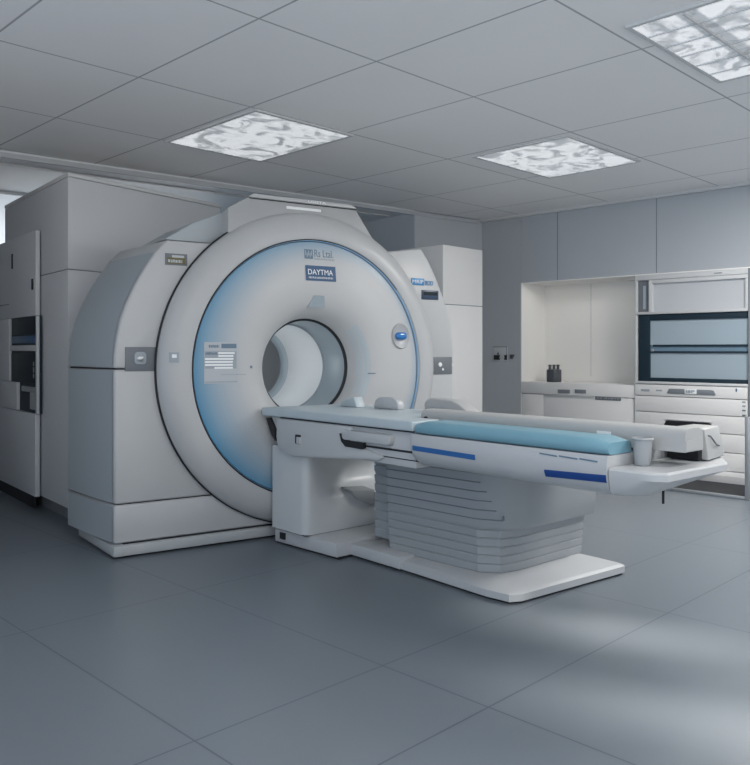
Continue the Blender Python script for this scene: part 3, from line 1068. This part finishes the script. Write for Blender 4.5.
# right wall with the recess for the counter
nv0 = R.onu(521, 300, 0)[0]
nv1 = R.onu(752, 300, 0)[0]
wn = R.onu(521, 283, 0)[1]
ND = .46
bm = bmesh.new()
VE = -6.8
add_box(bm, 0, .12, nv0, .6, 0, CEIL)
add_box(bm, 0, .12, nv1, nv0, wn, CEIL)
add_box(bm, 0, .12, VE, nv1, 0, CEIL)
struct(finish(bm, 'wall_right', 'wall', None, frame=R))
bm = bmesh.new()
add_box(bm, ND, ND + .05, nv1, nv0, 0, wn)           # back
add_box(bm, -.001, ND, nv0 - .008, nv0 + .002, 0, wn + .002)    # cheek
add_box(bm, .002, ND, nv1 - .03, nv1, 0, wn + .03)
add_box(bm, -.001, ND, nv1, nv0, wn - .008, wn + .002)
struct(finish(bm, 'wall_recess', 'niche', None, frame=R))
for px in (557.5, 656.5):
    v = R.onu(px, 250, 0)[0]
    struct(box('trim_panel_joint', 'hgrey', None, -.0012, .004, v - .004, v + .004, wn + .005, CEIL - .03, frame=R))
v = R.onu(522, 250, 0)[0]
struct(box('trim_panel_joint', 'wall', None, -.003, .004, v - .004, v + .004, wn + .005, CEIL - .03, frame=R))
struct(box('trim_cornice', 'trim', None, -.035, .0, VE, .0, CEIL - .03, CEIL, frame=R))
v = R.onu(585, 320, ND)[0]
vj = R.onu(591, 320, ND)[0]
struct(box('trim_recess_joint', 'cabg', None, ND - .002, ND + .004, vj - .003, vj + .003, .9, wn - .01, frame=R))

# alcove at the back, with its lower soffit
S0 = Vector((-2.722, 5.764))
C0 = Vector((1.195, 8.87))
sd = (C0 - S0).normalized()
sn = Vector((-sd.y, sd.x))
A0 = S0 - sd * 1.6
AD = 1.42
poly = [tuple(A0), tuple(C0 - sd * .02), tuple(C0 - sd * .02 + sn * AD), tuple(A0 + sn * AD)]
slab('soffit', 'soff', poly, CEIL - .022, CEIL + .02)
SF = Fr(S0.x, S0.y, math.degrees(math.atan2(sd.y, sd.x)))
LS = (C0 - S0).length
struct(box('trim_soffit', 'wallb', None, -1.6, LS - .05, -.012, .02, CEIL - .05, CEIL - .015, frame=SF))
struct(box('trim_alcove', 'trim', None, -1.6, LS - 1.1, AD - 1.12, AD - 1.08, CEIL - .036, CEIL - .018, frame=SF))
# back wall, opening for the high window
x0, _ = SF.onv(-14, 200, AD)
x1, _ = SF.onv(215, 200, AD)
wz0 = 1.1
wz1 = CEIL - .03
bm = bmesh.new()
add_box(bm, -1.6, x0, AD, AD + .15, 0, CEIL)
add_box(bm, x1, LS, AD, AD + .15, 0, CEIL)
add_box(bm, x0, x1, AD, AD + .15, 0, wz0)
add_box(bm, x0, x1, AD, AD + .15, wz1, CEIL)
add_box(bm, LS - 1.0, LS, 0, AD, 0, CEIL)
struct(finish(bm, 'wall_back', 'wallb', None, frame=SF))
bm = bmesh.new()
for a, b, c_, d in ((x0, x0 + .04, wz0, wz1), (x1 - .04, x1, wz0, wz1), (x0, x1, wz0, wz0 + .04), (x0, x1, wz1 - .02, wz1)):
    add_box(bm, a, b, AD + .02, AD + .08, c_, d)
win = struct(finish(bm, 'window_1', 'trim', None, frame=SF))
gm = bpy.data.materials.new('frosted_daylight_glass')
gm.use_nodes = True
gb = gm.node_tree.nodes['Principled BSDF']
gb.inputs['Base Color'].default_value = (.95, .95, .93, 1)
gb.inputs['Roughness'].default_value = .5
gb.inputs['Transmission Weight'].default_value = 1.0
gb.inputs['IOR'].default_value = 1.1
M['frost'] = gm
struct(box('window_pane', 'frost', win, x0 + .04, x1 - .04, AD + .045, AD + .05, wz0 + .04, wz1 - .02))
# left side wall, out of frame, with an opening behind the camera
struct(box('wall_left', 'wallb', None, -1.75, -1.6, -1.6, AD + .15, 0, CEIL, frame=SF))

# unseen wall added on the right, slots shaped to cast sun patches
WX = 4.6
bm = bmesh.new()
openings = [(.10, .40), (.98, 1.36), (1.74, 2.14)]
ys = [-.8] + [q for o_ in openings for q in o_] + [5.5]
for a, b in zip(ys[0::2], ys[1::2]):
    add_box(bm, WX, WX + .1, a, b, 0, CEIL)
for a, b in openings:
    add_box(bm, WX, WX + .1, a, b, 0, 1.38)
    add_box(bm, WX, WX + .1, a, b, 1.78, CEIL)
struct(finish(bm, 'wall_added_right', 'wallb', None))

# ------------------------------------------------------------------ wall switch plate and hook
v0, w1_ = R.onu(494, 346.5, 0)
v1, w0_ = R.onu(508, 361.5, 0)
sw = empty('wall_switch', R, 'small grey switch plate on the blue-grey wall beside the recess', 'switch')
pl_ = box('plate', 'wallb', sw, -.012, -.0005, v0, v1, w0_, w1_, .004)
box('dark_rocker', 'black', sw, -.017, -.010, v0 - .008, v0 - .09, w0_ + .018, w0_ + .07, .003)
box('light_rocker', 'paleplate2', sw, -.018, -.010, v0 - .085, v1 + .035, w0_ + .03, w0_ + .056, .003)
box('dark_rocker', 'black', sw, -.017, -.010, v1 + .04, v1 + .004, w0_ + .018, w0_ + .07, .003)
box('cover_edge', 'hgrey', sw, -.014, -.010, v0, v1, w1_ - .008, w1_, .002)
box('cover_edge', 'hgrey', sw, -.014, -.010, v1 + .004, v1 + .012, w0_ + .06, w1_, .002)
lathe_ = prism_u('indicator', 'jar', sw, [(v0 - .05, w0_ + .075), (v0 - .08, w0_ + .075), (v0 - .065, w0_ + .105)], -.016, -.010)
v0, w1_ = R.onu(510.5, 354.5, 0)
v1, w0_ = R.onu(515, 359, 0)
hk = empty('wall_hook', R, 'tiny dark hook on the wall just right of the switch plate', 'hook')
box('back_plate', 'jar', hk, -.008, -.0005, v0, v0 - .035, w0_, w1_, .002)
prism_u('hook_arm', 'jar', hk, [(v0 - .03, w1_), (v1, w1_), (v1 + .01, w1_ - .02), (v0 - .03, w0_)], -.03, -.008, bevel=.002)

# ------------------------------------------------------------------ counter cabinet in the recess
vr = R.onu(635, 300, -.03)[0]
_, wc1 = R.onu(578, 383.5, -.01)
_, wc0 = R.onu(578, 395.5, -.01)
basec = empty('counter_cabinet', R, 'white counter cabinet filling the left half of the wall recess', 'cabinet')
box('worktop', 'cab', basec, -.012, ND - .004, vr + .004, nv0 - .012, wc0, wc1, .003)
vs = R.onu(543.5, 400, -.004)[0]
box('door', 'cab', basec, -.002, .02, vs + .003, nv0 - .014, .08, wc0 - .006, .002)
vt = R.onu(594, 400, -.004)[0]
box('door', 'cab', basec, -.002, .02, vr + .006, vs - .003, .08, wc0 - .006, .002)
box('carcass', 'cabg', basec, .02, ND - .006, vr + .006, nv0 - .014, .07, wc0 - .004)
box('plinth', 'hgrey', basec, .03, ND - .01, vr + .01, nv0 - .02, 0, .07)
for a, b in ((558, 570), (575, 586)):
    va, wa = R.onu(a, 389.3, -.012)
    vb, wb = R.onu(b, 393.6, -.012)
    box('drawer_pull', 'hgrey', basec, -.018, -.010, va, vb, wb, wa, .002)
va, wa = R.onu(546, 396, -.002)
box('ledge', 'boxcap', basec, -.02, .0, va, vt, wc0 - .012, wc0 - .004, .002)
va, wa = R.onu(595.5, 396, -.002)
vb, wb = R.onu(621, 400.8, -.002)
pp = box('number_plate', 'panel', basec, -.01, .0, va, vb, wb, wa, .002)
lettering('plate_characters', 'paleplate2', pp, 'E2 01810', lambda x, y, l: (-.0105 - l, va - .02 + (vb - va + .03) * x, wb + .012 + (wa - wb - .022) * y))
# jar on the counter
jv, _ = R.onu(554, 381, .16)
JF = Fr(*R.wor(.16, jv), 45.5)
zj = JF.y
jw = H + (HY - 381.5) * zj / F
jw = wc1
jar = empty('bottle_caddy', JF, 'small dark grey caddy with three stoppers on the recess counter', 'caddy')
r_ = 6.6 / F * zj
hj = 12.5 / F * zj
prism_w('caddy_body', 'jar', jar, rpoly(-r_, r_, -r_ * .8, r_ * .8, .02), jw + .001, jw + hj, bevel=.008)
for k in (-1, 0, 1):
    lathe_w('stopper', 'jar', jar, [(0, jw + hj - .004), (.018, jw + hj - .002), (.014, jw + hj + .03), (.02, jw + hj + .036), (.016, jw + hj + .05), (0, jw + hj + .053)], k * r_ * .62, -k * r_ * .3, n=16)

# ------------------------------------------------------------------ hatch unit with the dark window
hatch = empty('hatch_unit', R, 'white wall unit with dark framed double-pane hatch above drawers', 'wall unit')
hv0_, hv1_ = R.onu(635, 300, -.03)[0], R.onu(748, 300, -.03)[0]
FU = -.03


def hu2(px, py, u=FU):
    return R.onu(px, py, u)


def hbox(name, m, p0, p1, u0=-.03, u1=.0, bevel=0., parent=None):
    va, wa = hu2(*p0, u0)
    vb, wb = hu2(*p1, u0)
    return box(name, m, parent or hatch, u0, u1, va, vb, wb, wa, bevel)


wsill = hu2(636, 381.5)[1]
wtopd = hu2(636, 313.5)[1]
wtopw = hu2(636, 281)[1]
wtopf = hu2(636, 273.5)[1]
wtopf = min(wtopf, wn - .011)
vL, vR = hv0_, hv1_
g = .004


def vb_(px):
    return hu2(px, 300)[0]


box('carcass', 'cabg', hatch, .03, ND - .01, vR, vL, .05, wn - .012)
box('top_fascia', 'boxcap', hatch, FU, .03, vR, vL, wtopw + .002, wtopf, .004)
box('fascia_slot', 'hgrey', hatch, FU - .003, FU + .004, vb_(722), vb_(714), wtopf - .03, wtopf - .022)
# upper lights
box('side_post', 'boxcap', hatch, FU, .03, vb_(637), vL, wsill - .02, wtopw, .003)
box('mid_post', 'boxcap', hatch, FU, .03, vb_(652), vb_(648.5), wtopd, wtopw, .003)
box('small_pane', 'panel', hatch, -.005, .02, vb_(648.5), vb_(637), wtopd, wtopw)
bm = bmesh.new()
random.seed(3)
o = box('painted_reflection', 'pane', hatch, -.007, .0, vb_(644.5), vb_(642), wtopd + .04, wtopw - .05)  # pale strip painted in as a reflection on the small pane
wl_ = box('upper_pane', 'pane_w', hatch, -.002, .02, vR + .03, vb_(652), wtopd + .01, wtopw - .03)
box('pane_frame', 'boxcap', hatch, FU, .02, vR, vb_(652), wtopw - .035, wtopw, .004)
box('pane_frame', 'boxcap', hatch, FU, .02, vR, vb_(745), wtopd, wtopw - .035, .004)
box('transom', 'cabg', hatch, FU - .006, .03, vR, vL, wtopd - .012, wtopd + .012, .003)
# dark frame with the two pale panes
fr_top, fr_bot = wtopd - .012, wsill + .006
vfl = vb_(638)
vpl = vb_(649)
wpt = hu2(649, 320.5)[1]
wpb = hu2(649, 377.5)[1]
wmt, wmb = hu2(649, 346)[1], hu2(649, 352)[1]
df = box('dark_frame', 'teal', hatch, -.016, .02, vpl, vfl, fr_bot, fr_top, .003)
box('dark_frame', 'teal', hatch, -.016, .02, vR + .012, vpl, wpt, fr_top, .003)
box('dark_frame', 'teal', hatch, -.016, .02, vR + .012, vpl, fr_bot, wpb, .003)
box('sliding_pane', 'pane', hatch, .0, .012, vR + .012, vpl, wmt + .008, wpt, 0)
box('sliding_pane', 'pane', hatch, .004, .016, vR + .012, vpl, wpb, wmb - .006, 0)
box('meeting_rail', 'teal', hatch, -.012, .012, vR + .012, vb_(652), wmt - .006, wmt + .012, .002)
box('meeting_rail', 'teal', hatch, -.012, .016, vR + .012, vpl, wmb - .008, wmb + .008, .002)
box('rail_gap', 'railgap', hatch, .002, .018, vR + .012, vpl, wmb, wmt)
box('latch', 'metal', hatch, -.018, -.006, vb_(653), vb_(650), wmb + .004, wmb + .03, .003)
box('sill', 'boxcap', hatch, FU - .008, .03, vR, vL, wsill - .018, wsill + .006, .004)
box('edge_post', 'hgrey', hatch, FU, .03, vR - .02, vR, .05, wn - .012, .003)
# drawer fronts below the sill
edges = [wsill - .02] + [hu2(690, y)[1] for y in (397.5, 414, 431.5, 449.5, 467.5)] + [.03]
dn = []
for k, (a, b) in enumerate(zip(edges[:-1], edges[1:])):
    d = box('drawer_front', 'cab', hatch, FU, .03, vR + .004, vL, b + .003, a - .003, .003)
    dn.append(d)
# grey grip plate with white tag in the top front
g0, ga = hu2(667, 388.5)
g1, gb_ = hu2(716, 395.3)
gp = prism_u('grip_plate', 'hgrey', dn[0], [(g0, gb_ + .004), (g0 - .02, ga - .004), (g0 - .045, ga), (g1 + .045, ga), (g1 + .02, ga - .004), (g1, gb_ + .004), (g1 + .02, gb_), (g0 - .02, gb_)], FU - .008, FU + .004, bevel=.002)
t0, ta = hu2(685, 388.8)
t1, tb_ = hu2(697, 394.2)
tg = box('grip_tag', 'white', dn[0], FU - .013, FU - .006, t0, t1, tb_, ta, .002)
lettering('tag_characters', 'ink', tg, 'I8P', lambda x, y, l: (FU - .0135 - l, t0 - .014 + (t1 - t0 + .03) * x, tb_ + .010 + (ta - tb_ - .02) * y))
for (p0, p1) in (((641, 389), (649.5, 391.5)), ((656, 389.5), (662, 391.2))):
    va, wa = hu2(*p0)
    vb, wb = hu2(*p1)
    box('stencil', 'paleplate', dn[0], FU - .002, FU + .002, va, vb, wb, wa)
va, wa = hu2(736.5, 388.5)
box('lock', 'ink', dn[0], FU - .006, FU + .002, va - .006, va + .006, wa - .028, wa, .002)
for py, m_ in ((402, 'paleplate'), (406, 'paleplate'), (410.5, 'ink'), (415.3, 'hgrey')):
    va, wa = hu2(744, py)
    box('indicator', m_, dn[1], FU - .004, FU + .002, va - .014, va + .014, wa - .006, wa + .006, .001)
# black pull recess
r0, ra = hu2(664, 420)
r1, rb_ = hu2(713, 428.5)
prism_u('pull_recess', 'black', dn[2], [(r0, rb_), (r0 - .02, ra - .006), (r0 - .04, ra), (r1 + .04, ra), (r1 + .015, ra - .01), (r1, rb_)], FU - .006, FU + .004, bevel=.002)
va, wa = hu2(712, 418.8)
box('pull_lip', 'boxcap', dn[2], FU - .012, FU + .002, r0 - .01, va, ra + .004, ra + .012, .002)
# open bottom with its metal runner frame
wbt = edges[-1]
box('foot_strip', 'dark', hatch, FU + .012, .03, vR + .02, vL - .02, .0, .03)
# open metal frame standing in front of the drawers
fx = -.50
_c = R.onw(747, 500.5, 0.0)
fx = _c[0]
fv1 = R.onu(744.5, 480, fx)[0]
fv0 = R.onu(664, 480, fx)[0]
fp1 = R.onu(749.5, 480, fx)[0]
trol = empty('open_floor_frame', R, 'low open metal frame on the floor in front of the drawers, behind the table end', 'frame')
hp = R.onu(746, 417, fx)[1]
box('post', 'metal', trol, fx, fx + .05, fp1, fv1, .0, hp, .006)
box('post', 'metal', trol, -.10, -.06, fp1, fv1, .0, hp, .006)
box('bottom_rail', 'metal', trol, fx, fx + .035, fv1, fv0, .0, R.onu(720, 494, fx)[1], .006)
box('side_rail', 'metal', trol, fx + .05, -.10, fp1 + .01, fv1 - .01, hp - .05, hp - .01, .004)
box('base_tray', 'dark', trol, fx + .036, -.06, fv1, fv0, .004, .02)
box('back_panel', 'dark', trol, -.075, -.06, fv1, fv0, .02, R.onu(720, 484, -.07)[1], .002)
box('back_panel', 'cabg', trol, -.085, -.06, fv1, fv0, R.onu(720, 484, -.08)[1] + .002, R.onu(720, 475.5, -.08)[1], .003)


# ------------------------------------------------------------------ ceiling lights
C45 = math.cos(PI / 4)


def diffuser(name, bands, seed):
    m = bpy.data.materials.new(name)
    m.use_nodes = True
    nt = m.node_tree
    N, L = nt.nodes, nt.links
    b = N['Principled BSDF']
    tc = N.new('ShaderNodeTexCoord')
    mp = N.new('ShaderNodeMapping')
    mp.inputs['Location'].default_value = (seed, seed * 1.7, 0)
    L.new(tc.outputs['Object'], mp.inputs['Vector'])
    n = N.new('ShaderNodeTexNoise')
    n.inputs['Scale'].default_value = 5.5
    n.inputs['Detail'].default_value = 6
    n.inputs['Roughness'].default_value = .6
    n.inputs['Distortion'].default_value = 1.4
    L.new(mp.outputs['Vector'], n.inputs['Vector'])
    cr = N.new('ShaderNodeValToRGB')
    e = cr.color_ramp.elements
    e[0].position, e[0].color = .40, (.30, .33, .36, 1)
    e[1].position, e[1].color = .52, (.92, .96, 1.0, 1)
    L.new(n.outputs['Fac'], cr.inputs['Fac'])
    src = cr.outputs['Color']
    if bands:
        w = N.new('ShaderNodeTexWave')
        w.bands_direction = 'Y'
        w.inputs['Scale'].default_value = 1.05
        w.inputs['Distortion'].default_value = .6
        w.inputs['Phase Offset'].default_value = bands
        L.new(tc.outputs['Object'], w.inputs['Vector'])
        c2 = N.new('ShaderNodeValToRGB')
        c2.color_ramp.elements[0].position, c2.color_ramp.elements[0].color = .16, (.36, .38, .40, 1)
        c2.color_ramp.elements[1].position, c2.color_ramp.elements[1].color = .26, (1, 1, 1, 1)
        L.new(w.outputs['Fac'], c2.inputs['Fac'])
        mx = N.new('ShaderNodeMix')
        mx.data_type = 'RGBA'
        mx.blend_type = 'MULTIPLY'
        mx.inputs[0].default_value = 1
        L.new(src, mx.inputs[6])
        L.new(c2.outputs['Color'], mx.inputs[7])
        src = mx.outputs[2]
    L.new(src, b.inputs['Emission Color'])
    b.inputs['Emission Strength'].default_value = LAMP
    b.inputs['Base Color'].default_value = (.5, .5, .5, 1)
    b.inputs['Roughness'].default_value = .4
    return m


LAMP = 1.3
for k, (u0, u1, v0, v1, bands, lab) in enumerate((
        (2.86, 3.68, 3.88, 4.92, 0, 'square ceiling light panel above the scanner, with mottled cover'),
        (4.70, 5.74, 2.86, 3.68, 0, 'square ceiling light panel nearest the far right wall'),
        (3.30, 4.34, .70, 1.72, 1.2, 'large banded ceiling light panel at the upper right corner'))):
    cu_, cv_ = (u0 + u1) / 2, (v0 + v1) / 2
    CFm = Fr((cu_ - cv_) * C45, (cu_ + cv_) * C45, 45)
    lamp = empty('ceiling_light', CFm, lab, 'ceiling light', None)
    a, b = (u1 - u0) / 2, (v1 - v0) / 2
    bm = bmesh.new()
    t = .022
    for q in ((-a, a, -b, -b + t), (-a, a, b - t, b), (-a, -a + t, -b + t, b - t), (a - t, a, -b + t, b - t)):
        add_box(bm, *q, CEIL - .014, CEIL - .0005)
    finish(bm, 'frame', 'trim', lamp)
    M['diff%d' % k] = diffuser('light_cover_%d' % k, bands, 3.1 * k + .7)
    box('diffuser', 'diff%d' % k, lamp, -a + t, a - t, -b + t, b - t, CEIL - .010, CEIL - .001)
    if k == 2:
        for j in range(1, 4):
            y = -b + 2 * b * j / 4
            box('louvre', 'trim', lamp, -a + t, a - t, y - .004, y + .004, CEIL - .022, CEIL - .010)
        for j in range(1, 6):
            x = -a + 2 * a * j / 6
            box('louvre', 'trim', lamp, x - .003, x + .003, -b + t, b - t, CEIL - .018, CEIL - .010)

# ------------------------------------------------------------------ light
def panel_lamp(x, y, watt, name, size=.9):  # added area light under the ceiling, unseen and without a fixture
    d = bpy.data.lights.new(name, 'AREA')
    d.energy = watt
    d.size = size
    d.color = (1.0, .97, .93)
    o = bpy.data.objects.new(name, d)
    COL.objects.link(o)
    o.location = (x, y, CEIL - .02)
    o.rotation_euler = (0, 0, math.radians(45))


sun = bpy.data.lights.new('sun', 'SUN')
sun.energy = 17
sun.angle = math.radians(3.5)
sun.color = (1.0, .91, .80)
so = bpy.data.objects.new('sun', sun)
COL.objects.link(so)
so.rotation_euler = Vector((-3.7, 1.4, -1.6)).to_track_quat('-Z', 'Y').to_euler()
d = bpy.data.lights.new('added_recess_light', 'AREA')  # area light added to brighten the recess
d.shape = 'RECTANGLE'
d.size, d.size_y = 1.0, .05
d.energy = 2.2
d.color = (1, .96, .88)
o = bpy.data.objects.new('added_recess_light', d)
COL.objects.link(o)
o.location = (*R.wor(.06, (nv0 + vr) / 2), wn - .02)
o.rotation_euler = (0, 0, R.a + PI / 2)
panel_lamp(2.8, 4.9, 175, 'added_fill_light')  # unseen lights added to brighten the right wall, table and floor
panel_lamp(2.9, 2.6, 105, 'added_fill_light')
panel_lamp(.4, 1.2, 60, 'added_fill_light')
wd = bpy.data.worlds.new('daylight')
SC.world = wd
wd.use_nodes = True
bg = wd.node_tree.nodes['Background']
WN, WLk = wd.node_tree.nodes, wd.node_tree.links
wtc = WN.new('ShaderNodeTexCoord')
wsp = WN.new('ShaderNodeSeparateXYZ')
WLk.new(wtc.outputs['Generated'], wsp.inputs['Vector'])
wcr = WN.new('ShaderNodeValToRGB')      # bright lower half added to light the ceiling, dimmer sky above
wcr.color_ramp.elements[0].position, wcr.color_ramp.elements[0].color = .46, (1.12, 1.10, 1.08, 1)
wcr.color_ramp.elements[1].position, wcr.color_ramp.elements[1].color = .54, (.36, .41, .47, 1)
wmr = WN.new('ShaderNodeMapRange')
wmr.inputs['From Min'].default_value = -1
WLk.new(wsp.outputs['Z'], wmr.inputs['Value'])
WLk.new(wmr.outputs['Result'], wcr.inputs['Fac'])
wmx = WN.new('ShaderNodeMix')          # cooler light on the shaded side
wmx.data_type = 'RGBA'
wmx.blend_type = 'MULTIPLY'
wmx.inputs[0].default_value = 1
wm2 = WN.new('ShaderNodeMapRange')
wm2.inputs['From Min'].default_value = -.95
wm2.inputs['From Max'].default_value = -.1
WLk.new(wsp.outputs['X'], wm2.inputs['Value'])
wc2 = WN.new('ShaderNodeValToRGB')
wc2.color_ramp.elements[0].color = (.46, .66, .90, 1)
wc2.color_ramp.elements[1].color = (1.0, .99, .98, 1)
WLk.new(wm2.outputs['Result'], wc2.inputs['Fac'])
WLk.new(wcr.outputs['Color'], wmx.inputs[6])
WLk.new(wc2.outputs['Color'], wmx.inputs[7])
WLk.new(wmx.outputs[2], bg.inputs['Color'])
bg.inputs['Strength'].default_value = 4.6

cam = bpy.data.cameras.new('camera')
co = bpy.data.objects.new('camera', cam)
COL.objects.link(co)
co.location = (0, 0, H)
co.rotation_euler = (PI / 2, 0, 0)
cam.sensor_fit = 'HORIZONTAL'
cam.sensor_width = 36
cam.lens = 36 * F / 750
cam.shift_y = -(382.5 - HY) / 750
cam.clip_start = .05
SC.camera = co
SC.view_settings.view_transform = 'Standard'
SC.view_settings.look = 'None'
SC.view_settings.exposure = -1.15
SC.view_settings.gamma = 1
SC.view_settings.use_curve_mapping = False
